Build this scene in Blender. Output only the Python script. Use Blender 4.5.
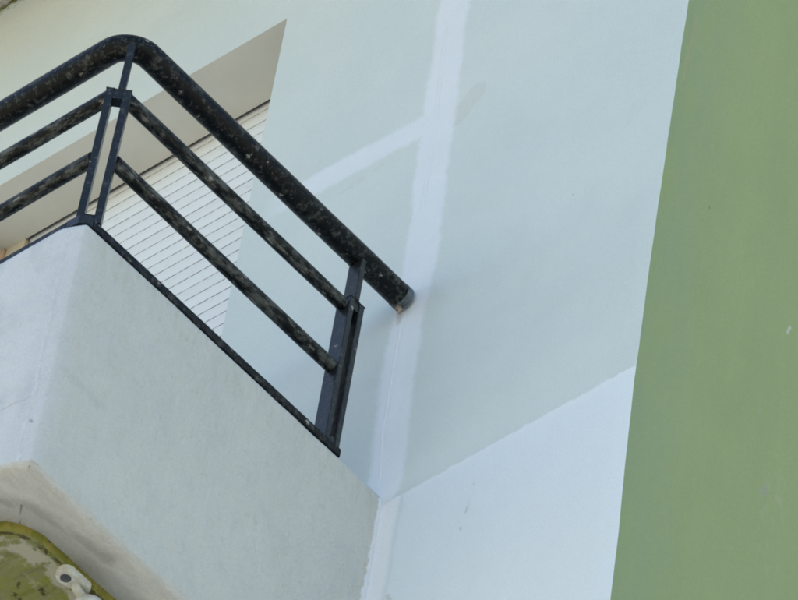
import bpy, bmesh, math, random
from mathutils import Vector, Matrix, noise

for o in list(bpy.data.objects):
    bpy.data.objects.remove(o)
scene = bpy.context.scene
col = scene.collection
random.seed(7)

# ------------------------------------------------------------------ camera
# world: X along the facade (to the right), Y into the facade, Z up; facade plane y = 0, ground z = 0
DIST = 11.8                 # metres from the lens to the facade along the optical axis
Z0 = 10.19                  # height on the facade that the optical axis meets
FPX = 5796.0                # focal length in pixels of a 798 px wide picture
RIGHT = Vector((0.7585549, 0.64069153, 0.11878056))
DOWN = Vector((-0.41139461, 0.61225463, -0.67520274))
FWD = Vector((-0.50532063, 0.46331267, 0.7280058))
CAM = Vector((0, 0, Z0)) - FWD * DIST
cd = bpy.data.cameras.new('camera')
cam = bpy.data.objects.new('camera', cd)
col.objects.link(cam)
M3 = Matrix((RIGHT, -DOWN, -FWD)).transposed().to_4x4()
M3.translation = CAM
cam.matrix_world = M3
cd.sensor_width = 36.0
cd.lens = FPX / 798.0 * 36.0
cd.clip_end = 3000
scene.camera = cam

# ------------------------------------------------------------------ light
SUN_EL, SUN_AZ = 48.0, 150.0       # azimuth anticlockwise from +X: behind the building, on its left
world = bpy.data.worlds.new('World')
scene.world = world
world.use_nodes = True
wn = world.node_tree
sky = wn.nodes.new('ShaderNodeTexSky')
sky.sky_type = 'NISHITA'
sky.sun_disc = False
sky.sun_elevation = math.radians(SUN_EL)
sky.sun_rotation = math.radians(90 - SUN_AZ)
sky.dust_density = 0.8
sky.air_density = 1.0
sky.ozone_density = 0.35
bg = wn.nodes['Background']
bg.inputs[1].default_value = 0.13
wn.links.new(sky.outputs[0], bg.inputs[0])
sl = bpy.data.lights.new('sun', 'SUN')
sl.energy = 4.0
sl.angle = math.radians(0.5)
sl.color = (1.0, 0.94, 0.84)
sun = bpy.data.objects.new('sun', sl)
col.objects.link(sun)
a, e = math.radians(SUN_AZ), math.radians(SUN_EL)
sdir = Vector((math.cos(a) * math.cos(e), math.sin(a) * math.cos(e), math.sin(e)))
sun.rotation_euler = (-sdir).to_track_quat('-Z', 'Y').to_euler()
sun.location = (-10, 20, 40)
vs = scene.view_settings
vs.view_transform = 'Standard'
vs.look = 'None'
vs.gamma = 1
vs.use_curve_mapping = False
vs.exposure = 1.19
scene.render.engine = 'CYCLES'
scene.cycles.max_bounces = 4
scene.cycles.diffuse_bounces = 3
scene.cycles.glossy_bounces = 2
scene.cycles.filter_width = 1.9


def hit(px, py, axis, val):
    """where the ray through photo pixel (px, py) meets the plane axis = val"""
    d = FWD + RIGHT * ((px - 399) / FPX) + DOWN * ((py - 300) / FPX)
    t = (val - CAM[axis]) / d[axis]
    return CAM + d * t


# ------------------------------------------------------------------ material helpers
class NT:
    def __init__(self, name):
        self.m = bpy.data.materials.new(name)
        self.m.use_nodes = True
        self.t = self.m.node_tree
        self.b = self.t.nodes['Principled BSDF']
        self.tc = self.t.nodes.new('ShaderNodeTexCoord')
        self.P = self.tc.outputs['Object']

    def _in(self, sock, v):
        if isinstance(v, bpy.types.NodeSocket):
            self.t.links.new(v, sock)
        elif isinstance(v, (tuple, list)) and len(v) == 3 and sock.type == 'RGBA':
            sock.default_value = (*v, 1)
        else:
            sock.default_value = v

    def math(self, op, *a, clamp=False):
        n = self.t.nodes.new('ShaderNodeMath')
        n.operation = op
        n.use_clamp = clamp
        for i, v in enumerate(a):
            self._in(n.inputs[i], v)
        return n.outputs[0]

    def add(self, a, b): return self.math('ADD', a, b)
    def sub(self, a, b): return self.math('SUBTRACT', a, b)
    def mul(self, a, b): return self.math('MULTIPLY', a, b)
    def mx(self, a, b): return self.math('MAXIMUM', a, b)
    def mn(self, a, b): return self.math('MINIMUM', a, b)

    def sep(self, v):
        n = self.t.nodes.new('ShaderNodeSeparateXYZ')
        self.t.links.new(v, n.inputs[0])
        return n.outputs

    def comb(self, x, y, z):
        n = self.t.nodes.new('ShaderNodeCombineXYZ')
        for i, v in enumerate((x, y, z)):
            self._in(n.inputs[i], v)
        return n.outputs[0]

    def mapping(self, scale=(1, 1, 1), loc=(0, 0, 0), rot=(0, 0, 0), vec=None):
        n = self.t.nodes.new('ShaderNodeMapping')
        n.inputs['Scale'].default_value = scale
        n.inputs['Location'].default_value = loc
        n.inputs['Rotation'].default_value = rot
        self.t.links.new(vec or self.P, n.inputs[0])
        return n.outputs[0]

    def noise(self, scale, detail=4, rough=0.55, vec=None, dist=0.0):
        n = self.t.nodes.new('ShaderNodeTexNoise')
        n.inputs['Scale'].default_value = scale
        n.inputs['Detail'].default_value = detail
        n.inputs['Roughness'].default_value = rough
        n.inputs['Distortion'].default_value = dist
        self.t.links.new(vec or self.P, n.inputs['Vector'])
        return n.outputs[0]

    def noise3(self, scale, detail=3, rough=0.6, vec=None):
        n = self.noise(scale, detail, rough, vec).node
        q = self.t.nodes.new('ShaderNodeSeparateColor')
        self.t.links.new(n.outputs[1], q.inputs[0])
        return q.outputs

    def voro(self, scale, vec=None, rnd=1.0):
        n = self.t.nodes.new('ShaderNodeTexVoronoi')
        n.inputs['Scale'].default_value = scale
        n.inputs['Randomness'].default_value = rnd
        self.t.links.new(vec or self.P, n.inputs['Vector'])
        return n.outputs

    def ss(self, v, lo, hi):
        """0 below lo, 1 above hi (lo may be larger than hi)"""
        n = self.t.nodes.new('ShaderNodeMapRange')
        n.interpolation_type = 'SMOOTHSTEP'
        if lo > hi:
            n.inputs[1].default_value, n.inputs[2].default_value = hi, lo
            n.inputs[3].default_value, n.inputs[4].default_value = 1, 0
        else:
            n.inputs[1].default_value, n.inputs[2].default_value = lo, hi
        self.t.links.new(v, n.inputs[0])
        return n.outputs[0]

    def mix(self, f, a, b):
        n = self.t.nodes.new('ShaderNodeMix')
        n.data_type = 'RGBA'
        self._in(n.inputs[0], f)
        self._in(n.inputs[6], a)
        self._in(n.inputs[7], b)
        return n.outputs[2]

    def scalecol(self, c, f):
        n = self.t.nodes.new('ShaderNodeMix')
        n.data_type = 'RGBA'
        n.blend_type = 'MULTIPLY'
        n.inputs[0].default_value = 1
        self._in(n.inputs[6], c)
        cc = self.t.nodes.new('ShaderNodeCombineColor')
        for i in range(3):
            self._in(cc.inputs[i], f)
        self.t.links.new(cc.outputs[0], n.inputs[7])
        return n.outputs[2]

    def segd(self, u, v, p, q):
        """distance of (u, v) from the segment p-q, plane coordinates"""
        dx, dy = q[0] - p[0], q[1] - p[1]
        L2 = dx * dx + dy * dy
        a = self.sub(u, p[0])
        b = self.sub(v, p[1])
        t = self.math('DIVIDE', self.add(self.mul(a, dx), self.mul(b, dy)), L2, clamp=True)
        ex = self.sub(a, self.mul(t, dx))
        ey = self.sub(b, self.mul(t, dy))
        return self.math('SQRT', self.add(self.mul(ex, ex), self.mul(ey, ey)))

    def polyd(self, u, v, pts):
        d = None
        for p, q in zip(pts, pts[1:]):
            s = self.segd(u, v, p, q)
            d = s if d is None else self.mn(d, s)
        return d

    def bump(self, h, strength, dist=0.01, prev=None):
        n = self.t.nodes.new('ShaderNodeBump')
        n.inputs['Strength'].default_value = strength
        n.inputs['Distance'].default_value = dist
        self.t.links.new(h, n.inputs['Height'])
        if prev:
            self.t.links.new(prev, n.inputs['Normal'])
        return n.outputs[0]

    def out(self, color, rough=0.8, normal=None, spec=0.3, metal=0.0):
        self._in(self.b.inputs['Base Color'], color)
        self._in(self.b.inputs['Roughness'], rough)
        self.b.inputs['Specular IOR Level'].default_value = spec
        self.b.inputs['Metallic'].default_value = metal
        if normal:
            self.t.links.new(normal, self.b.inputs['Normal'])
        return self.m


# ------------------------------------------------------------------ object helpers
def tag(o, label=None, cat=None, group=None, kind=None):
    if label: o['label'] = label
    if cat: o['category'] = cat
    if group: o['group'] = group
    if kind: o['kind'] = kind
    return o


def thing(name, loc, label, cat, group=None):
    o = bpy.data.objects.new(name, None)
    o.empty_display_size = 0.2
    col.objects.link(o)
    o.location = loc
    return tag(o, label, cat, group)


def mesh_obj(name, verts, faces, mat, parent=None, base=None, smooth=True, loc=None, angle=35):
    """verts are world coordinates; they are stored relative to the base of the thing"""
    b = Vector(base) if base is not None else (Vector(parent.location) if parent else Vector((0, 0, 0)))
    me = bpy.data.meshes.new(name)
    me.from_pydata([tuple(Vector(v) - b) for v in verts], [], faces)
    bm = bmesh.new()
    bm.from_mesh(me)
    bmesh.ops.recalc_face_normals(bm, faces=bm.faces)
    bm.to_mesh(me)
    bm.free()
    if smooth:
        for p in me.polygons:
            p.use_smooth = True
        me.set_sharp_from_angle(angle=math.radians(angle))
    me.materials.append(mat)
    o = bpy.data.objects.new(name, me)
    col.objects.link(o)
    if parent:
        o.parent = parent
    elif base is not None:
        o.location = base
    return o


def box_data(cx, cy, cz, ax, ay, az, bev=0.0, seg=1):
    """a box spanned by three half-axis vectors, with bevelled edges"""
    bm = bmesh.new()
    bmesh.ops.create_cube(bm, size=2)
    ax, ay, az = Vector(ax), Vector(ay), Vector(az)
    c = Vector((cx, cy, cz))
    for v in bm.verts:
        v.co = c + ax * v.co.x + ay * v.co.y + az * v.co.z
    if bev:
        bmesh.ops.bevel(bm, geom=bm.edges[:], offset=bev, segments=seg, affect='EDGES', profile=0.5)
    vs_ = [v.co.copy() for v in bm.verts]
    bm.verts.index_update()
    fs = [[v.index for v in f.verts] for f in bm.faces]
    bm.free()
    return vs_, fs


def bar(name, c, ax, ay, az, mat, parent, bev=0.0015):
    vs_, fs = box_data(c[0], c[1], c[2], ax, ay, az, bev)
    return mesh_obj(name, vs_, fs, mat, parent)


def round_path(pts, r, n=10):
    """polyline with its inner corners rounded (plan or 3-D)"""
    pts = [Vector(p) for p in pts]
    out = [pts[0]]
    for a_, b_, c_ in zip(pts, pts[1:], pts[2:]):
        u = (a_ - b_).normalized()
        w = (c_ - b_).normalized()
        ang = u.angle(w)
        t = r / math.tan(ang / 2)
        p, q = b_ + u * t, b_ + w * t
        cen = b_ + (u + w).normalized() * (r / math.sin(ang / 2))
        for k in range(n + 1):
            s = k / n
            d = (p - cen).lerp(q - cen, s).normalized() * r
            # equal angle steps
            th = s * (math.pi - ang)
            e1 = (p - cen).normalized()
            e2 = (q - cen) - e1 * (q - cen).dot(e1)
            e2.normalize()
            out.append(cen + e1 * (r * math.cos(th)) + e2 * (r * math.sin(th)))
    out.append(pts[-1])
    return out


def tube_data(path, r, seg=20, cap=True, wob=0.0):
    path = [Vector(p) for p in path]
    V, F = [], []
    up = Vector((0, 0, 1))
    for i, p in enumerate(path):
        if i == 0: t = path[1] - p
        elif i == len(path) - 1: t = p - path[i - 1]
        else: t = (path[i + 1] - p).normalized() + (p - path[i - 1]).normalized()
        t.normalize()
        s = t.cross(up).normalized()
        n = s.cross(t)
        for k in range(seg):
            th = 2 * math.pi * k / seg
            d = s * math.cos(th) + n * math.sin(th)
            rr = r + (noise.noise(p * 9 + d) * wob if wob else 0)
            V.append(p + d * rr)
    for i in range(len(path) - 1):
        for k in range(seg):
            a_, b_ = i * seg + k, i * seg + (k + 1) % seg
            F.append([a_, b_, b_ + seg, a_ + seg])
    if cap:
        F.append(list(range(seg)))
        F.append([len(V) - seg + k for k in range(seg)])
    return V, F


def subdiv(path, step):
    out = [path[0]]
    for a_, b_ in zip(path, path[1:]):
        n = max(1, int((b_ - a_).length / step))
        for k in range(1, n + 1):
            out.append(a_.lerp(b_, k / n))
    return out


def sweep(path, normals, section, close=True):
    """section: list of (outward offset, z)"""
    V, F = [], []
    n = len(section)
    for p, nn in zip(path, normals):
        for o_, z in section:
            V.append(Vector((p[0] + nn[0] * o_, p[1] + nn[1] * o_, z)))
    for i in range(len(path) - 1):
        for k in range(n if close else n - 1):
            a_, b_ = i * n + k, i * n + (k + 1) % n
            F.append([a_, b_, b_ + n, a_ + n])
    if close:
        F.append(list(range(n)))
        F.append([len(V) - n + k for k in range(n)])
    return V, F


# ------------------------------------------------------------------ measures taken off the photograph
a0 = hit(383.3, 496.7, 1, 0)
XB, ZT = a0.x, a0.z                            # outer side face and top of the balcony parapet
YF = hit(62, 226, 2, ZT).y                     # its front face
ZB = hit(175, 588, 0, XB).z - 0.013                    # its underside
lin = hit(287.2, 18.3, 1, 0)
XJ, ZL = lin.x, lin.z                          # right jamb and lintel of the door opening
YS = 0.158                                     # depth of the reveal
XG = hit(645, 300, 1, 0).x                     # corner where the white facade turns into the green wall
ZU = hit(5, 6, 1, 0).z                         # underside of the balcony above
XJL = hit(4, 249, 1, YS).x                     # left jamb
XSL = hit(28, 233.6, 1, YS).x                  # left end of the slats
ZFL = ZB + 0.2
XL = -3.3                                      # left end of the balconies


# ------------------------------------------------------------------ materials
def facade_material():
    n = NT('white_facade_paint')
    x, y, z = n.sep(n.P)
    r1, r1b, r1c = n.noise3(38, 3, 0.62)
    r2, r2b, r2c = n.noise3(8, 2, 0.55)
    rag, ragb, rag2 = n.sub(r1, 0.5), n.sub(r1b, 0.5), n.sub(r2, 0.5)
    blotch = n.noise(2.2, 3, 0.55)
    fine = n.noise(170, 2, 0.6)
    u = n.add(n.add(x, n.mul(rag, 0.020)), n.mul(rag2, 0.024))
    v = n.add(n.add(z, n.mul(ragb, 0.020)), n.mul(rag2, 0.014))
    W = lambda a_, b_: (lambda h: (h.x, h.z))(hit(a_, b_, 1, 0))
    base = n.mix(n.ss(blotch, 0.36, 0.68), (0.635, 0.715, 0.70), (0.675, 0.745, 0.722))
    base = n.mix(n.mul(n.ss(r2b, 0.5, 0.72), 0.22), base, (0.61, 0.66, 0.64))
    # grey smudges near the filled joint
    d = n.segd(u, v, W(476, 92), W(458, 117))
    sm = n.ss(d, 0.034, 0.024)
    d = n.segd(u, v, W(385, 152), W(345, 178))
    sm = n.mx(sm, n.mul(n.ss(n.math('ABSOLUTE', n.sub(d, 0.045)), 0.012, 0.004), n.ss(r1c, 0.5, 0.6)))
    d = n.segd(u, v, W(425, 302), W(416, 378))
    sm = n.mx(sm, n.mul(n.ss(d, 0.07, 0.02), 0.55))
    d = n.segd(u, v, W(380, 318), W(366, 345))
    sm = n.mx(sm, n.mul(n.ss(d, 0.06, 0.02), 0.5))
    base = n.mix(n.mul(sm, 0.42), base, (0.585, 0.615, 0.575))
    # filler bands: the vertical joint and the one running off it
    d1 = n.polyd(u, v, [W(458, -20), W(441, 100), W(420, 265), W(402, 345), W(384, 490)])
    d2 = n.segd(u, v, W(425, 125), W(268, 210))
    b1 = n.ss(d1, 0.055, 0.037)
    b2 = n.mul(n.ss(d2, 0.045, 0.026), n.ss(x, W(255, 218)[0], W(300, 192)[0]))
    band = n.mx(b1, b2)
    bandc = n.mix(r2c, (0.77, 0.82, 0.87), (0.82, 0.86, 0.91))
    c = n.mix(n.mul(band, n.add(0.52, n.mul(r2b, 0.45))), base, bandc)
    # faint hairline down the middle of the band
    dc = n.polyd(n.add(x, n.mul(rag, 0.008)), z,
                 [W(446, 30), W(432, 150), W(414, 255), W(392, 378), W(383, 433), W(380, 486)])
    hair = n.mul(n.ss(dc, 0.0035, 0.001), n.ss(r2c, 0.40, 0.55))
    c = n.mix(n.mul(hair, n.ss(z, W(428, 180)[1], W(400, 330)[1])), c, (0.84, 0.86, 0.88))
    dc = n.math('ABSOLUTE', n.sub(dc, 0.005))
    c = n.mix(n.mul(n.mul(n.ss(dc, 0.003, 0.001), n.ss(r2c, 0.45, 0.6)), 0.25), c, (0.60, 0.62, 0.66))
    # fresh coat at the bottom
    p, q = W(628, 369), W(404, 493)
    k = (q[1] - p[1]) / (q[0] - p[0])
    edge = n.sub(n.add(n.mul(n.sub(x, p[0]), k), p[1]), v)      # > 0 below the edge
    fresh = n.ss(edge, -0.002, 0.003)
    rim = n.mul(fresh, n.ss(edge, 0.03, 0.006))
    fc = n.mix(blotch, (0.75, 0.83, 0.865), (0.785, 0.85, 0.88))
    fc = n.mix(n.mul(rim, 0.5), fc, (0.82, 0.85, 0.88))
    c = n.mix(fresh, c, fc)
    jx = n.add(x, n.mul(rag2, 0.02))
    jam = n.mul(n.mul(n.ss(jx, XB + 0.050, XB + 0.034), fresh), n.ss(edge, -0.01, 0.02))
    c = n.mix(n.mul(jam, 0.85), c, (0.87, 0.90, 0.92))
    jl = n.ss(n.math('ABSOLUTE', n.sub(jx, XB + 0.052)), 0.008, 0.002)
    c = n.mix(n.mul(n.mul(jl, fresh), n.mul(r2b, 0.5)), c, (0.60, 0.67, 0.70))  # faint grey shadow edge beside the white strip, painted in
    # tool marks showing through the fresh coat
    d = n.segd(n.add(x, n.mul(rag, 0.008)), z, W(479, 468), W(459, 534))
    tick = n.mul(n.ss(d, 0.006, 0.002), n.ss(r1c, 0.53, 0.6))
    c = n.mix(n.mul(tick, 0.38), c, (0.42, 0.44, 0.43))
    d = n.segd(u, v, W(389, 595), W(393, 610))
    c = n.mix(n.mul(n.ss(d, 0.010, 0.003), 0.4), c, (0.45, 0.45, 0.38))
    # rust run under the end of the handrail
    d = n.segd(u, v, W(401, 310), W(399, 322))
    c = n.mix(n.mul(n.ss(d, 0.014, 0.002), 0.4), c, (0.42, 0.38, 0.30))
    # mould in the angle under the balcony above
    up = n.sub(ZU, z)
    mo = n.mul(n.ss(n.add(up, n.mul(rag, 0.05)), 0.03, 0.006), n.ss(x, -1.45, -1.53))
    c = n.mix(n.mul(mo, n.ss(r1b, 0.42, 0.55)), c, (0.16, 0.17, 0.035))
    specks = n.mul(n.ss(n.voro(11)[0], 0.045, 0.02), n.ss(blotch, 0.54, 0.58))
    c = n.mix(n.mul(specks, 0.5), c, (0.45, 0.46, 0.45))
    c = n.scalecol(c, n.add(0.94, n.mul(fine, 0.12)))
    # relief: roller stipple and trowel undulation
    h = n.add(n.mul(n.noise(190, 3, 0.7), 0.0026), n.mul(n.noise(7, 2, 0.5), 0.012))
    h = n.add(h, n.mul(n.noise(24, 2, 0.5, n.mapping(scale=(1, 1, 0.5))), 0.0026))
    return n.out(c, 0.85, n.bump(h, 0.6, 1.0), 0.25)


def green_material():
    n = NT('green_facade_paint')
    x, y, z = n.sep(n.P)
    r1, r1b, r1c = n.noise3(45, 3, 0.6)
    brush = n.noise(5, 4, 0.6, n.mapping(scale=(2, 2, 0.6)))
    blot = n.noise(2.0, 3, 0.55)
    c = n.mix(n.ss(brush, 0.25, 0.75), (0.292, 0.368, 0.168), (0.314, 0.390, 0.178))
    c = n.mix(n.mul(n.ss(blot, 0.42, 0.66), 0.4), c, (0.332, 0.402, 0.180))
    edge = n.ss(n.add(y, n.mul(blot, 0.10)), 0.30, 0.03)
    c = n.mix(n.mul(edge, n.ss(brush, 0.2, 0.7)), c, (0.272, 0.350, 0.200))
    W = lambda a_, b_: (lambda h: (h.y, h.z))(hit(a_, b_, 0, XG))
    rg = n.sub(r1, 0.5)
    yy, zz = n.add(y, n.mul(rg, 0.014)), n.add(z, n.mul(n.sub(r1b, 0.5), 0.014))
    # scuffs and small chips
    d = n.segd(yy, zz, W(762, 492), W(765, 490))
    c = n.mix(n.mul(n.ss(d, 0.011, 0.005), 0.45), c, (0.33, 0.32, 0.31))
    d = n.segd(yy, zz, W(790, 327), W(788, 333))
    c = n.mix(n.mul(n.ss(d, 0.005, 0.002), 0.6), c, (0.52, 0.58, 0.5))
    d = n.segd(y, z, W(709, 207), W(709, 209))
    c = n.mix(n.mul(n.ss(d, 0.003, 0.001), 0.5), c, (0.12, 0.15, 0.10))
    d = n.segd(yy, zz, W(693, 18), W(680, 80))
    c = n.mix(n.mul(n.ss(d, 0.008, 0.001), 0.4), c, (0.40, 0.37, 0.2))
    d = n.segd(y, z, W(778, 470), W(766, 560))
    scr = n.noise(60, 3, 0.6, n.mapping(scale=(1, 1, 0.35), rot=(0.7, 0, 0)))
    c = n.mix(n.mul(n.mul(n.ss(d, 0.06, 0.01), n.ss(scr, 0.54, 0.64)), 0.22), c, (0.42, 0.47, 0.32))
    c = n.mix(n.mul(n.ss(r1c, 0.64, 0.74), 0.14), c, (0.40, 0.45, 0.33))
    sv = n.noise(70, 3, 0.6, n.mapping(scale=(1, 1, 0.18)))
    c = n.scalecol(c, n.add(n.add(0.89, n.mul(n.noise(170, 3, 0.7), 0.17)), n.mul(sv, 0.05)))
    h = n.add(n.mul(n.noise(190, 3, 0.7), 0.0030), n.mul(n.noise(6, 2), 0.011))
    h = n.add(h, n.mul(n.noise(30, 2, 0.5, n.mapping(scale=(1.5, 1.5, 0.4))), 0.002))
    return n.out(c, 0.75, n.bump(h, 0.6, 1.0), 0.3)


def plaster_material(bx, by, bz):
    """weathered render of the balcony; bx, by, bz is the base that its object coordinates start from"""
    n = NT('balcony_render')
    x0, y0, z0 = n.sep(n.P)
    x, y, z = n.add(x0, bx), n.add(y0, by), n.add(z0, bz)
    geo = n.t.nodes.new('ShaderNodeNewGeometry')
    nx, ny, nz = n.sep(geo.outputs['True Normal'])
    r1, r1b, r1c = n.noise3(40, 4, 0.65)
    r2, r2b, r2c = n.noise3(11, 4, 0.62, n.mapping(scale=(1, 1, 0.7)))
    r3 = n.noise(3.0, 3, 0.6)
    rag = n.sub(r1, 0.5)
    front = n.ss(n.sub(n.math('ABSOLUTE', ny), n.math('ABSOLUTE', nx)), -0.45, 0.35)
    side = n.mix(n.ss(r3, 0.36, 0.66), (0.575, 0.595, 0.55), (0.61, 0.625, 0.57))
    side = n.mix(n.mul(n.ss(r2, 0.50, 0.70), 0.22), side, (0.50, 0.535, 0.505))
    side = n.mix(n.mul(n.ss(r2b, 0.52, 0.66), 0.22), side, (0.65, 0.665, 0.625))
    stv, stvb, stvc = n.noise3(75, 3, 0.6, n.mapping(scale=(1, 1, 0.22)))
    side = n.mix(n.mul(n.ss(stv, 0.50, 0.68), 0.18), side, (0.66, 0.68, 0.65))
    side = n.mix(n.mul(n.ss(stvb, 0.52, 0.70), 0.14), side, (0.48, 0.51, 0.48))
    side = n.mix(n.mul(n.ss(r1b, 0.54, 0.68), 0.25), side, (0.61, 0.59, 0.48))
    side = n.mix(n.mul(n.ss(r1c, 0.56, 0.70), 0.25), side, (0.45, 0.48, 0.45))
    # darker streaks below the rail, darker blotches towards the lower edge
    side = n.mix(n.mul(n.mul(n.ss(z, ZT - 0.16, ZT - 0.01), n.ss(stvc, 0.46, 0.66)), 0.28), side, (0.46, 0.46, 0.38))
    side = n.mix(n.mul(n.mul(n.ss(z, ZB + 0.09, ZB + 0.01), n.ss(r2c, 0.44, 0.62)), 0.25), side, (0.47, 0.48, 0.42))
    # the front colour is whiter and bluer, carried round the corner
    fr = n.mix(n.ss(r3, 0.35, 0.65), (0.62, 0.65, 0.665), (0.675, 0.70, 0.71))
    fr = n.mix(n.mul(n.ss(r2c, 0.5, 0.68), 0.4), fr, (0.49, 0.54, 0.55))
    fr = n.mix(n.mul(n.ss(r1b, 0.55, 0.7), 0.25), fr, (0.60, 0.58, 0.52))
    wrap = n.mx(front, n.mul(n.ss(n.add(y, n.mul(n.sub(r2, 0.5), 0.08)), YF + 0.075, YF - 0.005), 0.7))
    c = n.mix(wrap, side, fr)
    # pitting
    pit = n.mul(n.ss(n.voro(70)[0], 0.18, 0.06), n.ss(r2c, 0.50, 0.60))
    c = n.mix(n.mul(pit, 0.4), c, (0.38, 0.39, 0.34))
    S = lambda a_, b_: (lambda h: (h.y, h.z))(hit(a_, b_, 0, XB))
    Fp = lambda a_, b_: (lambda h: (h.x, h.z))(hit(a_, b_, 1, YF))
    # dark smear on the side
    d = n.segd(n.add(y, n.mul(rag, 0.02)), z, S(64, 370), S(104, 408))
    c = n.mix(n.mul(n.mul(n.ss(d, 0.018, 0.003), n.mul(r1, 0.3)), n.sub(1, front)), c, (0.36, 0.40, 0.38))
    # spots on the front
    d = n.mn(n.segd(x, z, Fp(26, 416), Fp(26.5, 417)), n.segd(x, z, Fp(40, 403), Fp(40, 407)))
    c = n.mix(n.mul(n.ss(n.add(d, n.mul(rag, 0.006)), 0.0045, 0.002), 0.45), c, (0.16, 0.18, 0.20))
    d = n.polyd(n.add(x, n.mul(rag, 0.01)), z, [Fp(0, 410), Fp(22, 399), Fp(28, 393)])
    c = n.mix(n.mul(n.mul(n.ss(d, 0.004, 0.001), front), 0.4), c, (0.50, 0.43, 0.40))
    # ragged plaster repair edge by the corner, its light and dark sides painted in
    ca, cb_ = Fp(62, 245), Fp(27, 398)
    cre = n.add(n.sub(x, n.add(n.mul(n.sub(z, ca[1]), (cb_[0] - ca[0]) / (cb_[1] - ca[1])), ca[0])), n.mul(rag, 0.02))
    c = n.mix(n.mul(n.mul(n.ss(n.math('ABSOLUTE', cre), 0.004, 0.001), front), n.mul(n.ss(r2b, 0.42, 0.56), 0.42)), c, (0.80, 0.82, 0.84))
    c = n.mix(n.mul(n.mul(n.ss(n.math('ABSOLUTE', n.sub(cre, 0.005)), 0.004, 0.001), front), n.mul(n.ss(r1c, 0.45, 0.6), 0.22)), c, (0.42, 0.44, 0.45))
    # fresh white lapped on to the side where it meets the wall
    lap = n.add(n.add(y, n.mul(rag, 0.030)), n.mul(n.ss(z, ZT, ZB), 0.012))
    lapm = n.mul(n.ss(lap, -0.012, -0.006), n.ss(z, ZT + 0.005, ZT - 0.012))
    c = n.mix(lapm, c, (0.80, 0.83, 0.85))
    tan = n.mul(n.ss(n.math('ABSOLUTE', n.add(lap, 0.013)), 0.008, 0.003), n.ss(r2b, 0.56, 0.62))
    c = n.mix(n.mul(tan, 0.35), c, (0.52, 0.44, 0.30))
    # rusty hairline where side and underside meet, near the corner
    dz = n.math('ABSOLUTE', n.sub(z, n.add(ZB + 0.010, n.mul(rag, 0.008))))
    ln = n.mul(n.ss(dz, 0.004, 0.0012), n.mx(n.ss(y, YF + 0.12, YF + 0.06), n.ss(r1c, 0.62, 0.68)))
    c = n.mix(n.mul(n.mul(ln, n.sub(1, front)), 0.6), c, (0.32, 0.26, 0.13))
    # underside: bare beige render with dark trowel smears
    under = n.ss(n.add(nz, n.mul(rag, 0.5)), -0.30, -0.65)
    tro = n.noise(17, 4, 0.68, n.mapping(scale=(2.6, 0.5, 1), rot=(0, 0, -0.35)))
    uc = n.mix(n.ss(tro, 0.36, 0.66), (0.55, 0.55, 0.505), (0.63, 0.63, 0.59))
    U = lambda a_, b_: (lambda h: (h.x, h.y))(hit(a_, b_, 2, ZB))
    ux, uy = n.add(x, n.mul(rag, 0.024)), n.add(y, n.mul(n.sub(r1b, 0.5), 0.024))
    d = n.polyd(ux, uy, [U(-10, 500), U(30, 508), U(57, 525), U(110, 560)])
    s1 = n.mul(n.ss(d, 0.030, 0.001), n.ss(tro, 0.26, 0.58))
    d = n.polyd(ux, uy, [U(-10, 514), U(34, 517), U(62, 538), U(140, 612)])
    s2 = n.mul(n.ss(d, 0.045, 0.006), n.add(0.35, n.mul(tro, 0.6)))
    uc = n.mix(n.mul(n.mx(s1, s2), 0.65), uc, (0.25, 0.25, 0.225))
    uc = n.mix(n.mul(n.ss(r1c, 0.56, 0.70), 0.2), uc, (0.60, 0.54, 0.46))
    c = n.mix(under, c, uc)
    c = n.scalecol(c, n.add(0.89, n.mul(n.noise(200, 3, 0.7), 0.22)))
    h = n.add(n.mul(n.noise(170, 3, 0.7), 0.0040), n.mul(n.noise(26, 3, 0.55), 0.008))
    h = n.add(h, n.mul(n.ss(cre, 0.003, -0.003), n.mul(front, 0.0022)))
    return n.out(c, 0.9, n.bump(h, 0.8, 1.0), 0.2)


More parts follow.
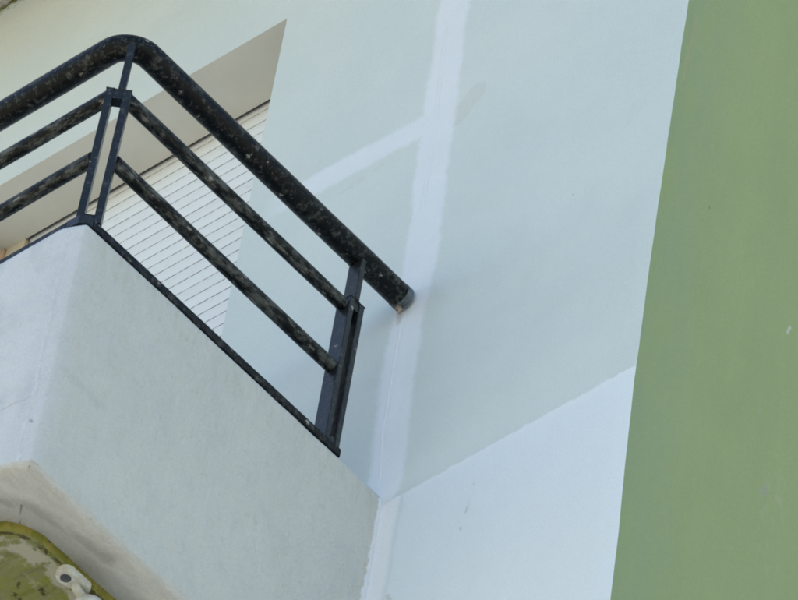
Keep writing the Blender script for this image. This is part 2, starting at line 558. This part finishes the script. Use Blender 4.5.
def moss_material():
    n = NT('old_green_soffit_paint')
    r1, r1b, r1c = n.noise3(34, 4, 0.66)
    rag = n.sub(r1, 0.5)
    st, stb, stc = n.noise3(13, 6, 0.72, n.mapping(scale=(0.7, 2.4, 1), rot=(0, 0, 0.35)))
    c = n.mix(n.ss(st, 0.36, 0.60), (0.225, 0.225, 0.11), (0.22, 0.235, 0.055))
    c = n.mix(n.mul(n.ss(stb, 0.50, 0.64), 0.75), c, (0.13, 0.15, 0.05))
    c = n.mix(n.mul(n.ss(stc, 0.55, 0.66), 0.5), c, (0.33, 0.33, 0.20))
    c = n.mix(n.ss(r1b, 0.64, 0.72), c, (0.06, 0.06, 0.03))
    geo = n.t.nodes.new('ShaderNodeNewGeometry')
    nz = n.sep(geo.outputs['Normal'])[2]
    fl = n.mix(n.ss(stc, 0.4, 0.6), (0.27, 0.24, 0.06), (0.17, 0.18, 0.035))
    fl = n.mix(n.ss(r1c, 0.6, 0.7), fl, (0.08, 0.07, 0.03))
    c = n.mix(n.ss(nz, -0.75, -0.3), c, fl)
    at = n.t.nodes.new('ShaderNodeAttribute')
    at.attribute_name = 'lip'
    lx, ly, lz = n.sep(at.outputs['Vector'])
    pale = n.mul(n.ss(n.add(ly, n.mul(rag, 1.2)), 0.35, 0.65), n.ss(r1b, 0.36, 0.5))
    c = n.mix(n.mul(pale, 0.85), c, (0.44, 0.43, 0.34))
    c = n.mix(n.mul(n.mul(n.ss(n.add(lx, n.mul(rag, 1.6)), 0.60, 0.85), n.ss(r1c, 0.38, 0.5)), 0.85), c, (0.06, 0.045, 0.022))
    h = n.add(n.mul(n.noise(150, 3, 0.7), 0.0025), n.mul(n.noise(20, 3, 0.6, n.mapping(scale=(0.8, 2.2, 1), rot=(0, 0, 0.35))), 0.007))
    return n.out(c, 0.9, n.bump(h, 0.8, 1.0), 0.2)


def rail_material(name, dirt, k=1.0, spec=0.15, stretch=(1, 1, 1)):
    n = NT(name)
    oi = n.t.nodes.new('ShaderNodeObjectInfo')
    va = n.t.nodes.new('ShaderNodeVectorMath')
    va.operation = 'ADD'
    n.t.links.new(n.P, va.inputs[0])
    cb = n.comb(n.mul(oi.outputs['Random'], 7.0), n.mul(oi.outputs['Random'], 3.0), 0.0)
    n.t.links.new(cb, va.inputs[1])
    P = n.mapping(scale=stretch, vec=va.outputs[0])
    a1, a2, a3 = n.noise3(50, 5, 0.72, P)
    b1, b2, b3 = n.noise3(95, 4, 0.65, P)
    c = n.mix(a1, (0.0028 * k, 0.0042 * k, 0.005 * k), (0.006 * k, 0.008 * k, 0.009 * k))
    geo = n.t.nodes.new('ShaderNodeNewGeometry')
    nz = n.sep(geo.outputs['Normal'])[2]
    low = n.ss(nz, 0.62, 0.1)                      # weathered flanks and underside
    # chalky, scratched paint
    w = n.mul(n.ss(n.add(a2, n.mul(n.sub(b1, 0.5), 0.35)), 0.54 - 0.12 * dirt, 0.74 - 0.06 * dirt), n.mul(low, 0.35 + 0.60 * dirt))
    c = n.mix(w, c, n.mix(a3, (0.06, 0.072, 0.070), (0.18, 0.19, 0.175)))
    chip = n.mul(n.ss(n.add(b2, n.mul(n.sub(a3, 0.5), 0.5)), 0.58, 0.72), n.mul(low, 0.12 + 0.46 * dirt))
    c = n.mix(chip, c, (0.26, 0.262, 0.235))
    # drips of wall paint
    vv = n.t.nodes.new('ShaderNodeVectorMath')
    vv.operation = 'ADD'
    n.t.links.new(P, vv.inputs[0])
    n.t.links.new(n.comb(n.mul(b1, 0.022), n.mul(b2, 0.022), n.mul(b3, 0.022)), vv.inputs[1])
    v = n.voro(34, vv.outputs[0])
    drop = n.mul(n.ss(v[0], 0.20, 0.13), n.ss(a3, 0.50, 0.56))
    c = n.mix(n.mul(n.mul(drop, low), 0.7 if dirt > 0 else 0.25), c, (0.42, 0.42, 0.37))
    v2 = n.voro(85, vv.outputs[0])
    drop2 = n.mul(n.ss(v2[0], 0.24, 0.12), n.ss(a1, 0.52, 0.6))
    c = n.mix(n.mul(n.mul(drop2, low), 0.3), c, (0.32, 0.32, 0.29))
    h = n.add(n.mul(n.noise(60, 3, 0.65, P), 0.002), 0.0)
    rough = n.add(0.33, n.mul(n.mx(w, drop), 0.4))
    return n.out(c, rough, n.bump(h, 0.6, 1.0), spec)


def simple(name, c1, c2, rough=0.6, scale=20, bump=0.0, spec=0.3):
    n = NT(name)
    f = n.noise(scale, 4, 0.6)
    c = n.mix(n.ss(f, 0.35, 0.65), c1, c2)
    nor = n.bump(n.mul(n.noise(scale * 6, 3), 0.001), bump, 1.0) if bump else None
    return n.out(c, rough, nor, spec)


def slat_material():
    n = NT('shutter_slat_paint')
    oi = n.t.nodes.new('ShaderNodeObjectInfo')
    r = oi.outputs['Random']
    va = n.t.nodes.new('ShaderNodeVectorMath')
    va.operation = 'ADD'
    n.t.links.new(n.P, va.inputs[0])
    n.t.links.new(n.comb(n.mul(r, 9.0), 0.0, n.mul(r, 5.0)), va.inputs[1])
    f = n.noise(8, 4, 0.6, va.outputs[0])
    c = n.mix(f, (0.78, 0.83, 0.85), (0.83, 0.87, 0.885))
    c = n.mix(n.mul(n.ss(n.noise(40, 4, 0.6, va.outputs[0]), 0.6, 0.72), 0.25), c, (0.58, 0.58, 0.53))
    c = n.scalecol(c, n.add(0.97, n.mul(r, 0.05)))
    return n.out(c, 0.5, None, 0.35)


M_FAC = facade_material()
M_GRN = green_material()
M_PLA = plaster_material(XB, YF, ZB)
M_MOSS = moss_material()
M_RAIL = rail_material('dark_handrail_paint', 0.35)
M_RAIL2 = rail_material('weathered_rail_paint', 1.0, stretch=(1.15, 0.42, 1.15))
M_RAIL3 = rail_material('weathered_front_rail_paint', 1.0, stretch=(0.42, 1.15, 1.15))
M_POST = rail_material('dark_post_paint', 0.12, 2.4, 0.4)
M_SLAT = slat_material()
M_GUIDE = simple('cream_frame_paint', (0.60, 0.53, 0.40), (0.68, 0.61, 0.48), 0.6, 12)
M_GUIDE2 = simple('rusty_frame_edge', (0.50, 0.32, 0.20), (0.60, 0.44, 0.30), 0.7, 30)
M_DARK = simple('dark_interior_shade', (0.02, 0.02, 0.02), (0.03, 0.03, 0.03), 0.4, 5)
M_ROOF = simple('roof_screed', (0.30, 0.29, 0.27), (0.36, 0.34, 0.31), 0.9, 4)
M_SOF = simple('pale_soffit_paint', (0.68, 0.67, 0.60), (0.73, 0.72, 0.65), 0.9, 6, 0.3)
M_CREAM = simple('cream_bounce_soffit', (0.40, 0.335, 0.18), (0.46, 0.39, 0.22), 0.9, 6, 0.3)
M_WHITE = simple('white_fixture_enamel', (0.44, 0.44, 0.38), (0.60, 0.61, 0.56), 0.55, 45, 0.4, 0.3)
M_SCREW = simple('dull_screw_metal', (0.055, 0.06, 0.07), (0.09, 0.095, 0.10), 0.6, 60)
M_ZINC = simple('bare_zinc', (0.06, 0.085, 0.095), (0.15, 0.18, 0.19), 0.5, 50, 0.3)
M_RUST = simple('rusty_bolt', (0.16, 0.085, 0.05), (0.42, 0.36, 0.30), 0.9, 90, 0.5)


def ground_material():
    n = NT('paved_ground')
    f = n.noise(0.6, 5, 0.6)
    c = n.mix(n.ss(f, 0.35, 0.65), (0.33, 0.295, 0.22), (0.42, 0.375, 0.285))
    c = n.mix(n.mul(n.noise(30, 3), 0.4), c, (0.25, 0.235, 0.21))
    return n.out(c, 0.9, None, 0.2)


# ------------------------------------------------------------------ ground
gv = [(-900, -900, 0), (900, -900, 0), (900, 900, 0), (-900, 900, 0)]
ground = mesh_obj('ground', gv, [[0, 1, 2, 3]], ground_material(), smooth=False)
tag(ground, kind='structure')

# ------------------------------------------------------------------ building
XW0, ZTOP, DEEP = -9.0, 17.0, 9.0
bld = thing('apartment_building', (0, 0, 0), 'apartment house with pale white rendered facade and green painted side wall', 'building')

# white facade: a front skin with the door opening, its right edge uneven as the plasterer left it
edge_px = [(690.6, -12), (688.7, 0), (681, 50), (673.7, 100), (666, 152), (659, 200), (651.8, 250), (645, 300), (639.3, 345), (635.3, 372), (628.8, 430), (622.6, 490), (617.3, 545), (612.6, 595), (611, 612)]
edge_pts = []
for px, py in edge_px:
    h_ = hit(px, py, 1, 0)
    edge_pts.append((h_.x, h_.z))


def edge_x(z):
    if z >= edge_pts[0][1]: return edge_pts[0][0]
    for (x1, z1), (x2, z2) in zip(edge_pts, edge_pts[1:]):
        if z2 <= z <= z1:
            return x1 + (x2 - x1) * (z1 - z) / (z1 - z2)
    return edge_pts[-1][0]


def frange(a_, b_, n_): return [a_ + (b_ - a_) * k / n_ for k in range(n_ + 1)]


zlist = sorted(set([round(v_, 5) for v_ in frange(0, ZFL, 8) + frange(ZFL, ZL, 50) + frange(ZL, ZU + 0.3, 20) + frange(ZU + 0.3, ZTOP, 8)]))
xfr = [XW0, -5.0, XJL] + frange(XJL, XJ, 8)[1:] + frange(XJ, XG - 0.05, 12)[1:]
V, F = [], []
EB = 0.006        # how far the arris is rounded
for z_ in zlist:
    for x_ in xfr:
        V.append((x_, 0, z_))
    ex = edge_x(z_) + 0.0015 * noise.noise(Vector((0, 0, z_ * 14)))
    V += [(ex - EB, 0.0, z_), (ex - EB * 0.3, EB * 0.3, z_)]
nc = len(xfr) + 2
for i in range(len(zlist) - 1):
    for k in range(nc - 1):
        if ZFL - 1e-4 <= zlist[i] and zlist[i + 1] <= ZL + 1e-4 and k + 1 < len(xfr) and xfr[k] >= XJL - 1e-6 and xfr[k + 1] <= XJ + 1e-6:
            continue
        F.append([i * nc + k, i * nc + k + 1, (i + 1) * nc + k + 1, (i + 1) * nc + k])
fac = mesh_obj('facade_wall', V, F, M_FAC, bld)
fac['label'] = 'pale white wall with filler bands and a fresh coat below'


def quad(name, pts, mat, parent):
    return mesh_obj(name, pts, [list(range(len(pts)))], mat, parent, smooth=False)


def slab(name, x0, x1, y0, y1, z0, z1, mat, parent, bev=0.0):
    vs_, fs = box_data((x0 + x1) / 2, (y0 + y1) / 2, (z0 + z1) / 2, ((x1 - x0) / 2, 0, 0), (0, (y1 - y0) / 2, 0), (0, 0, (z1 - z0) / 2), bev)
    return mesh_obj(name, vs_, fs, mat, parent, smooth=bev > 0)


# reveal of the opening: lintel soffit, jambs, threshold (butted behind the front skin)
YR = 0.34
quad('lintel_soffit', [(XJL, 0, ZL), (XJ, 0, ZL), (XJ, YS, ZL), (XJL, YS, ZL)], M_SOF, bld)
quad('jamb', [(XJ, 0, ZFL), (XJ, YR, ZFL), (XJ, YR, ZL), (XJ, 0, ZL)], M_FAC, bld)
quad('jamb', [(XJL, 0, ZFL), (XJL, YR, ZFL), (XJL, YR, ZL), (XJL, 0, ZL)], M_FAC, bld)
quad('threshold', [(XJL, 0, ZFL), (XJ, 0, ZFL), (XJ, YR, ZFL), (XJL, YR, ZFL)], M_ROOF, bld)
# near-black sheet for the shade in the hollow that the shutter rolls up into
quad('shutter_box', [(XJL, YS, ZL), (XJ, YS, ZL), (XJ, YS, ZL + 0.25), (XJL, YS, ZL + 0.25)], M_DARK, bld)
quad('balcony_door', [(XJL, YR, ZFL), (XJ, YR, ZFL), (XJ, YR, ZL + 0.25), (XJL, YR, ZL + 0.25)], M_DARK, bld)  # near-black backing stands in for the unlit room behind the slots

# green side wall, meeting the front skin along the same uneven arris
V, F = [], []
ys = [0.25, 0.6, 1.2, 3.0, DEEP]
for z_ in zlist:
    ex = edge_x(z_) + 0.0015 * noise.noise(Vector((0, 0, z_ * 14)))
    V += [(ex - EB * 0.3, EB * 0.3, z_), (ex, EB, z_), (ex * 0.6 + XG * 0.4, 0.06, z_)]
    V += [(XG, y_, z_) for y_ in ys]
nc = 3 + len(ys)
for i in range(len(zlist) - 1):
    for k in range(nc - 1):
        F.append([i * nc + k, i * nc + k + 1, (i + 1) * nc + k + 1, (i + 1) * nc + k])
sw = mesh_obj('side_wall', V, F, M_GRN, bld)
sw['label'] = 'sage green painted side wall'
quad('rear_wall', [(XW0, DEEP, 0), (XG, DEEP, 0), (XG, DEEP, ZTOP), (XW0, DEEP, ZTOP)], M_FAC, bld)
quad('far_side_wall', [(XW0, 0, 0), (XW0, DEEP, 0), (XW0, DEEP, ZTOP), (XW0, 0, ZTOP)], M_FAC, bld)
slab('roof', XW0 - 0.05, XG + 0.05, -0.05, DEEP + 0.05, ZTOP, ZTOP + 0.25, M_ROOF, bld)

# ------------------------------------------------------------------ roller shutter
PITCH = 0.0400
sh = thing('roller_shutter', (XJ, YS, ZFL + 0.004), 'closed white roller shutter of narrow slats in the balcony door opening', 'shutter')
sx0, sx1 = XSL + 0.001, XJ - 0.012
ysl = YS + 0.012
# one slat: slightly bowed face, a slot line above it kept open by short webs
V, F = [], []
nseg = 6
fh = PITCH - 0.0030
ring = []
for k in range(nseg + 1):
    t = k / nseg
    ring.append((ysl - 0.0022 * (1 - (2 * t - 1) ** 2), fh * t))
ring += [(ysl + 0.006, fh), (ysl + 0.006, 0.014), (ysl + 0.0012, 0.0)]
for x_ in (sx0, sx1):
    V += [Vector((x_, y_, z_)) for y_, z_ in ring]
n_ = len(ring)
for k in range(n_):
    F.append([k, (k + 1) % n_, n_ + (k + 1) % n_, n_ + k])
F += [list(range(n_)), list(range(n_, 2 * n_))]
x_ = sx0 + 0.004
while x_ < sx1 - 0.014:
    i = len(V)
    V += [Vector(p) for p in ((x_, ysl + 0.0012, fh), (x_ + 0.008, ysl + 0.0012, fh), (x_ + 0.008, ysl + 0.0012, PITCH), (x_, ysl + 0.0012, PITCH))]
    F.append([i, i + 1, i + 2, i + 3])
    x_ += 0.042
slat0 = mesh_obj('slat', V, F, M_SLAT, sh, base=(XJ, YS, 0))
nsl = int((ZL + 0.02 - ZFL) / PITCH) + 1
ztop = ZL + 0.03
for k in range(nsl):
    o = slat0 if k == 0 else slat0.copy()
    if k:
        col.objects.link(o)
        o.parent = sh
    o.location = (0, 0.00015 * random.uniform(-1, 1), ztop - PITCH * (k + 1) - (ZFL + 0.004))
gz0, gz1 = ZFL + 0.002, ZL + 0.05
g = slab('guide_rail', XJL + 0.012, XSL - 0.004, YS - 0.002, YS + 0.05, gz0, gz1, M_GUIDE, sh, 0.002)
g['label'] = 'cream frame strip beside the slats'
slab('guide_rail', XJ - 0.010, XJ - 0.0005, YS + 0.004, YS + 0.05, gz0, gz1, M_GUIDE, sh, 0.001)
slab('frame_edge', XJL + 0.0008, XJL + 0.011, YS - 0.010, YS + 0.04, gz0, ZL - 0.003, M_GUIDE2, sh, 0.001)

# ------------------------------------------------------------------ balcony
bal = thing('balcony', (XB, YF, ZB), 'weathered grey-white balcony with solid parapet, chamfered corner and mossy green underside', 'balcony')
corner = [Vector((XB, -0.0005, 0))]
for dx_, dy_ in ((0, 0.030), (0.0005, 0.0235), (0.003, 0.0195), (0.007, 0.0170), (0.014, 0.0140), (0.026, 0.0088), (0.038, 0.0040), (0.046, 0.0013), (0.058, 0.0)):
    corner.append(Vector((XB - dx_, YF + dy_, 0)))      # chamfered corner, its arrises rubbed soft
corner += [Vector((XL, YF, 0)), Vector((XL, -0.0005, 0))]
RC = 0.02
dense = []
for a_, b_ in zip(corner, corner[1:]):
    L = (b_ - a_).length
    mid = (a_ + b_) / 2
    if L > 2:      # front: fine near the visible corner, coarse further on
        p = a_.copy()
        dirv = (b_ - a_).normalized()
        s = 0
        while s < L:
            dense.append(a_ + dirv * s)
            s += 0.011 if s < 0.45 else 0.08
    else:
        step = 0.012 if a_.x > -1 else 0.1
        k_ = max(1, int(L / step))
        dense += [a_.lerp(b_, j / k_) for j in range(k_)]
dense.append(corner[-1])
norms = []
for i, p in enumerate(dense):
    t = (dense[min(i + 1, len(dense) - 1)] - dense[max(i - 1, 0)]).normalized()
    # walking wall -> front -> left -> wall: outside lies on the left hand
    norms.append(Vector((-t.y, t.x, 0)))
TH = 0.13
zface = frange(ZB + 0.012, ZT - 0.012, 58)
sec = [(-0.24, ZB), (-0.16, ZB - 0.001), (-0.11, ZB), (-0.085, ZB + 0.001), (-0.06, ZB), (-0.035, ZB), (-0.014, ZB + 0.001), (-0.006, ZB + 0.004), (0.0, ZB + 0.012)]
sec += [(0.0, z_) for z_ in zface[1:]]
sec += [(-0.003, ZT - 0.004), (-0.012, ZT), (-0.06, ZT + 0.001), (-TH + 0.01, ZT), (-TH, ZT - 0.01), (-TH, ZFL), (-0.24, ZFL)]
V, F = sweep(dense, norms, sec)
for i, v in enumerate(V):      # deep offsets end in a square inner corner instead of folding over
    o_ = -sec[i % len(sec)][0]
    if o_ > RC:
        v.x = min(max(v.x, XL + o_), XB - o_)
        v.y = max(v.y, YF + o_)
for i, v in enumerate(V):
    j = i % len(sec)
    nn = norms[i // len(sec)]
    if sec[j][0] > -0.2 and abs(v.y) > 0.02:
        d = 0.0035 * noise.noise(Vector((v.x * 4, v.y * 4, v.z * 4))) + 0.0018 * noise.noise(Vector((v.x * 17, v.y * 17, v.z * 17)))
        d *= 0.3 + 0.7 * min(1.0, max(0.0, (ZT - sec[j][1]) / 0.12))
        v.x += nn.x * d
        v.y += nn.y * d
        v.z += 0.5 * d if abs(sec[j][1] - ZB) < 0.02 or abs(sec[j][1] - ZT) < 0.02 else 0
par = mesh_obj('parapet', V, F, M_PLA, bal, angle=50)
par['label'] = 'solid plastered parapet with a rounded corner'
slab('floor_slab', XL + 0.239, XB - 0.239, YF + 0.239, -0.001, ZB + 0.006, ZFL - 0.004, M_PLA, bal)

# old green layer hanging a few centimetres under the slab, with a soft rounded corner
lip_px = [(117.5, 599.6), (91.2, 578), (73.7, 563.2), (52.6, 544.7), (33.3, 529.8), (17.5, 526.3), (0, 527)]
lip = [hit(px, py, 2, ZB) for px, py in lip_px]
xin = sum(p.x for p in lip[:3]) / 3
yin = lip[-1].y
ZM = ZB - 0.023
out = round_path([(xin, -0.05, 0), (xin, yin - 0.02, 0), (XL + 0.18, yin - 0.02, 0), (XL + 0.18, -0.05, 0)], 0.085, 12)
out = subdiv(out, 0.015)
on = []
for i, p in enumerate(out):
    t = (out[min(i + 1, len(out) - 1)] - out[max(i - 1, 0)]).normalized()
    on.append(Vector((-t.y, t.x, 0)))
msec = [(0.0, ZB + 0.003), (0.0, ZM + 0.010), (-0.002, ZM + 0.004), (-0.006, ZM + 0.001), (-0.013, ZM), (-0.030, ZM + 0.001), (-0.055, ZM), (-0.12, ZM)]
lipv = [(0.45, 0), (0.05, 0), (0.5, 0), (1, 0), (0.5, 0.5), (0.1, 1), (0, 0.42), (0, 0)]
V, F = sweep(out, on, msec, close=False)
for i, v in enumerate(V):
    o_ = -msec[i % len(msec)][0]
    if o_ > 0.08:
        v.x = min(max(v.x, XL + 0.18 + o_), xin - o_)
        v.y = max(v.y, yin - 0.02 + o_)
for i, v in enumerate(V):
    j = i % len(msec)
    if abs(v.y) > 0.02:
        d = 0.004 * noise.noise(Vector((v.x * 11, v.y * 11, 2))) + 0.002 * noise.noise(Vector((v.x * 40, v.y * 40, 5)))
        nn = on[i // len(msec)]
        v.x += nn.x * d
        v.y += nn.y * d
        v.z += 0.0015 * noise.noise(v * 30)
k = len(msec)
F.append([i * k + k - 1 for i in range(len(out))])
F.append([j for j in range(k)] + [(len(out) - 1) * k + j for j in range(k - 1, -1, -1)])
ms = mesh_obj('soffit_layer', V, F, M_MOSS, bal, angle=60)
ms['label'] = 'mossy yellow-green underside with a flaking rim'
att = ms.data.attributes.new('lip', 'FLOAT_VECTOR', 'POINT')
for i in range(len(V)):
    a_, b_ = lipv[i % k]
    att.data[i].vector = (a_, b_, 0)

# the balcony above: only its dirty angle with the wall shows
ub = thing('balcony', (XB, YF, ZU), 'balcony overhead meeting the pale wall above the shuttered door', 'balcony')
for o in list(bal.children):
    c_ = o.copy()
    if 'label' in c_: del c_['label']
    col.objects.link(c_)
    c_.parent = ub
    if c_.name.startswith('soffit_layer'):
        c_.data = o.data.copy()
        c_.data.materials[0] = M_CREAM  # underside tinted to bounce warm light on to the wall
ub.scale = (1, 1.2, 1)  # stretched deeper than the lower balcony to shade the wall more
ub.location.y = YF * 1.2

# ------------------------------------------------------------------ railing on the parapet
ral = thing('balcony_railing', (XB, YF, ZT), 'dark painted tubular metal railing with paint splashes on the balcony parapet', 'railing')
XR = hit(403, 299, 1, -0.012).x
ZH = hit(403, 299, 1, -0.012).z
cc = hit(118, 47, 2, ZH)
XRc, YRc = XR, YF + 0.043
# handrail
path = round_path([(XR, -0.012, ZH), (XR, YRc, ZH), (XL + 0.05, YRc, ZH), (XL + 0.05, -0.012, ZH)], 0.058, 12)
V, F = tube_data(subdiv(path, 0.06), 0.0270, 28, True, 0.0006)
mesh_obj('handrail', V, F, M_RAIL, ral)
V, F = tube_data([(XR, -0.026, ZH), (XR, -0.010, ZH)], 0.0278, 28)
mesh_obj('end_cap', V, F, M_ZINC, ral)
V, F = [], []
for (ox, oz, rr) in ((-0.004, -0.030, 0.007), (0.002, -0.037, 0.005), (0.0, -0.043, 0.004)):
    bm = bmesh.new()
    bmesh.ops.create_icosphere(bm, subdivisions=2, radius=rr)
    b0 = len(V)
    for v in bm.verts:
        p = v.co * (1 + 0.5 * noise.noise(v.co * 300))
        V.append(Vector((XR + ox, -0.016, ZH + oz)) + p)
    bm.verts.index_update()
    F += [[b0 + v.index for v in f.verts] for f in bm.faces]
    bm.free()
mesh_obj('fixing', V, F, M_RUST, ral)

# double flat posts
UZ = Vector((0, 0, 1))
ZP = hit(345, 300, 0, XR).z                    # top of the double flats


def double_post(cx, cy, along, across, ztop, flat_t, flat_w, gap, stub):
    """two flats spaced along a direction; across is their wide direction; a stub carries the handrail"""
    al, ac = Vector(along).normalized(), Vector(across).normalized()
    post = bpy.data.objects.new('post', None)
    col.objects.link(post)
    post.parent = ral
    zb_ = ZT + 0.025
    hz = (ztop - zb_) / 2
    c0 = Vector((cx, cy, zb_ + hz))

    def part(nm, c, a1, a2, a3, bev=0.0015):
        vs_, fs = box_data(*c, a1, a2, a3, bev)
        o = mesh_obj(nm, vs_, fs, M_POST, post, base=ral.location)
        return o
    for s in (-1, 1):
        part('flat_bar', c0 + al * (s * gap / 2), al * (flat_t / 2), ac * (flat_w / 2), UZ * hz)
    part('spacer', Vector((cx, cy, ztop - 0.012)), al * (gap / 2 - flat_t / 2 - 0.0003), ac * (flat_w / 2 - 0.003), UZ * 0.014)
    part('spacer', Vector((cx, cy, zb_ + 0.011)), al * (gap / 2 - flat_t / 2 - 0.0003), ac * (flat_w / 2 - 0.001), UZ * 0.011)
    sa, sw_, so = stub
    z1 = ZH - 0.020
    part('stub', Vector((cx, cy, (ztop + 0.002 + z1) / 2)) + al * so, al * sa, ac * sw_, UZ * ((z1 - ztop) / 2 - 0.001))
    return post


YE = hit(346, 380, 0, XR).y - 0.023
double_post(XR, YE, (0, 1, 0), (1, 0, 0), ZP, 0.014, 0.038, 0.029, (0.007, 0.018, -0.002))
# corner post, its flats set on the diagonal
cp = hit(96, 176, 2, ZT + 0.25)
CX, CY = XR + 0.002, YRc + 0.001
double_post(CX, CY, (1, 1, 0), (1, -1, 0), hit(119, 94, 0, CX).z, 0.0145, 0.026, 0.034, (0.007, 0.007, 0.004))

# mid rails, a side and a front run at each of two heights
for (px, py), off in (((341, 303), 0.012), ((331, 366), 0.028)):
    yend = YE - 0.0225
    zr = hit(px, py, 0, XR).z
    V, F = tube_data(subdiv([Vector((XR, YRc + off, zr)), Vector((XR, yend, zr))], 0.08), 0.0150, 20, True, 0.0008)
    mesh_obj('rail', V, F, M_RAIL2, ral)
    V, F = tube_data(subdiv([Vector((XR - off, YRc, zr)), Vector((XL + 0.07, YRc, zr))], 0.08), 0.0150, 20, True, 0.0008)
    mesh_obj('rail', V, F, M_RAIL3, ral)
# flat base bars lying on the parapet
bz = ZT + 0.0095
slab('base_bar', XB - 0.042, XB - 0.003, YF + 0.036, YE + 0.0215, ZT + 0.0025, ZT + 0.0245, M_RAIL, ral, 0.002)
slab('base_bar', XL + 0.06, XB - 0.050, YF + 0.0105, YF + 0.050, ZT + 0.0025, ZT + 0.0245, M_RAIL, ral, 0.002)
V, F = [], []
for z_ in (ZT + 0.0025, ZT + 0.0247):
    V += [(XB - 0.003, YF + 0.0355, z_), (XB - 0.0045, YF + 0.023, z_), (XB - 0.018, YF + 0.0125, z_), (XB - 0.0495, YF + 0.0105, z_), (XB - 0.0495, YF + 0.050, z_), (XB - 0.043, YF + 0.0355, z_)]
F = [list(range(6)), list(range(6, 12))] + [[k, (k + 1) % 6, 6 + (k + 1) % 6, 6 + k] for k in range(6)]
mesh_obj('corner_plate', V, F, M_POST, ral, smooth=False)

# ------------------------------------------------------------------ white bracket under the balcony
pc = hit(65.5, 578.5, 2, ZM - 0.015)
br = thing('bracket', (pc.x, pc.y, ZM), 'small white bracket with a dark screw under the mossy balcony underside', 'bracket')
dirb = Vector((0.12, 1, 0)).normalized()
perp = Vector((dirb.y, -dirb.x, 0))


def capsule_plate(name, c, d, L, r, z0, z1, mat, parent, taper=1.0):
    pts = []
    p = Vector((d.y, -d.x, 0))
    for k in range(13):
        th = math.pi / 2 + math.pi * k / 12
        pts.append(c + d * (r * math.cos(th)) + p * (r * math.sin(th)))
    for k in range(13):
        th = -math.pi / 2 + math.pi * k / 12
        pts.append(c + d * (L + r * taper * math.cos(th)) + p * (r * taper * math.sin(th)))
    m = sum(pts, Vector()) / len(pts)
    V, F = [], []
    prof = [(1.0, z1), (1.0, z0 + 0.004), (0.96, z0 + 0.0015), (0.86, z0)]
    for s, z_ in prof:
        for q in pts:
            w = m + (q - m) * s
            V.append(Vector((w.x, w.y, z_)))
    n_ = len(pts)
    for j in range(len(prof) - 1):
        for k in range(n_):
            F.append([j * n_ + k, j * n_ + (k + 1) % n_, (j + 1) * n_ + (k + 1) % n_, (j + 1) * n_ + k])
    F.append(list(range(n_)))
    F.append([(len(prof) - 1) * n_ + k for k in range(n_)])
    return mesh_obj(name, V, F, mat, parent)


def lathe(name, c, prof, mat, parent, seg=24, axis=None):
    """prof: (radius, height) pairs"""
    V, F = [], []
    q = (axis or UZ).to_track_quat('Z', 'Y')
    for r, h in prof:
        for k in range(seg):
            th = 2 * math.pi * k / seg
            V.append(Vector(c) + q @ Vector((r * math.cos(th), r * math.sin(th), h)))
    for j in range(len(prof) - 1):
        for k in range(seg):
            F.append([j * seg + k, j * seg + (k + 1) % seg, (j + 1) * seg + (k + 1) % seg, (j + 1) * seg + k])
    F.append(list(range(seg)))
    F.append([(len(prof) - 1) * seg + k for k in range(seg)])
    return mesh_obj(name, V, F, mat, parent)


c0 = Vector((pc.x, pc.y, 0))
capsule_plate('mounting_plate', c0, dirb, 0.042, 0.0195, ZM - 0.014, ZM + 0.002, M_WHITE, br, 0.7)
lathe('screw', (pc.x, pc.y, ZM - 0.0135), [(0.0105, 0), (0.0105, -0.0016), (0.0085, -0.0032), (0.004, -0.0036)], M_SCREW, br)
bc = hit(88, 611, 2, ZM - 0.045)
V, F = tube_data([c0 + dirb * 0.024 + UZ * (ZM - 0.008), c0.lerp(bc, 0.45) * 1.0 + UZ * (ZM - 0.018 - (c0.lerp(bc, 0.45)).z), bc + UZ * 0.012], 0.009, 16)
mesh_obj('neck', V, F, M_WHITE, br)
lathe('body', bc, [(0.005, 0.030), (0.016, 0.026), (0.026, 0.018), (0.033, 0.004), (0.035, -0.010), (0.033, -0.026), (0.023, -0.036), (0.010, -0.040)], M_WHITE, br)
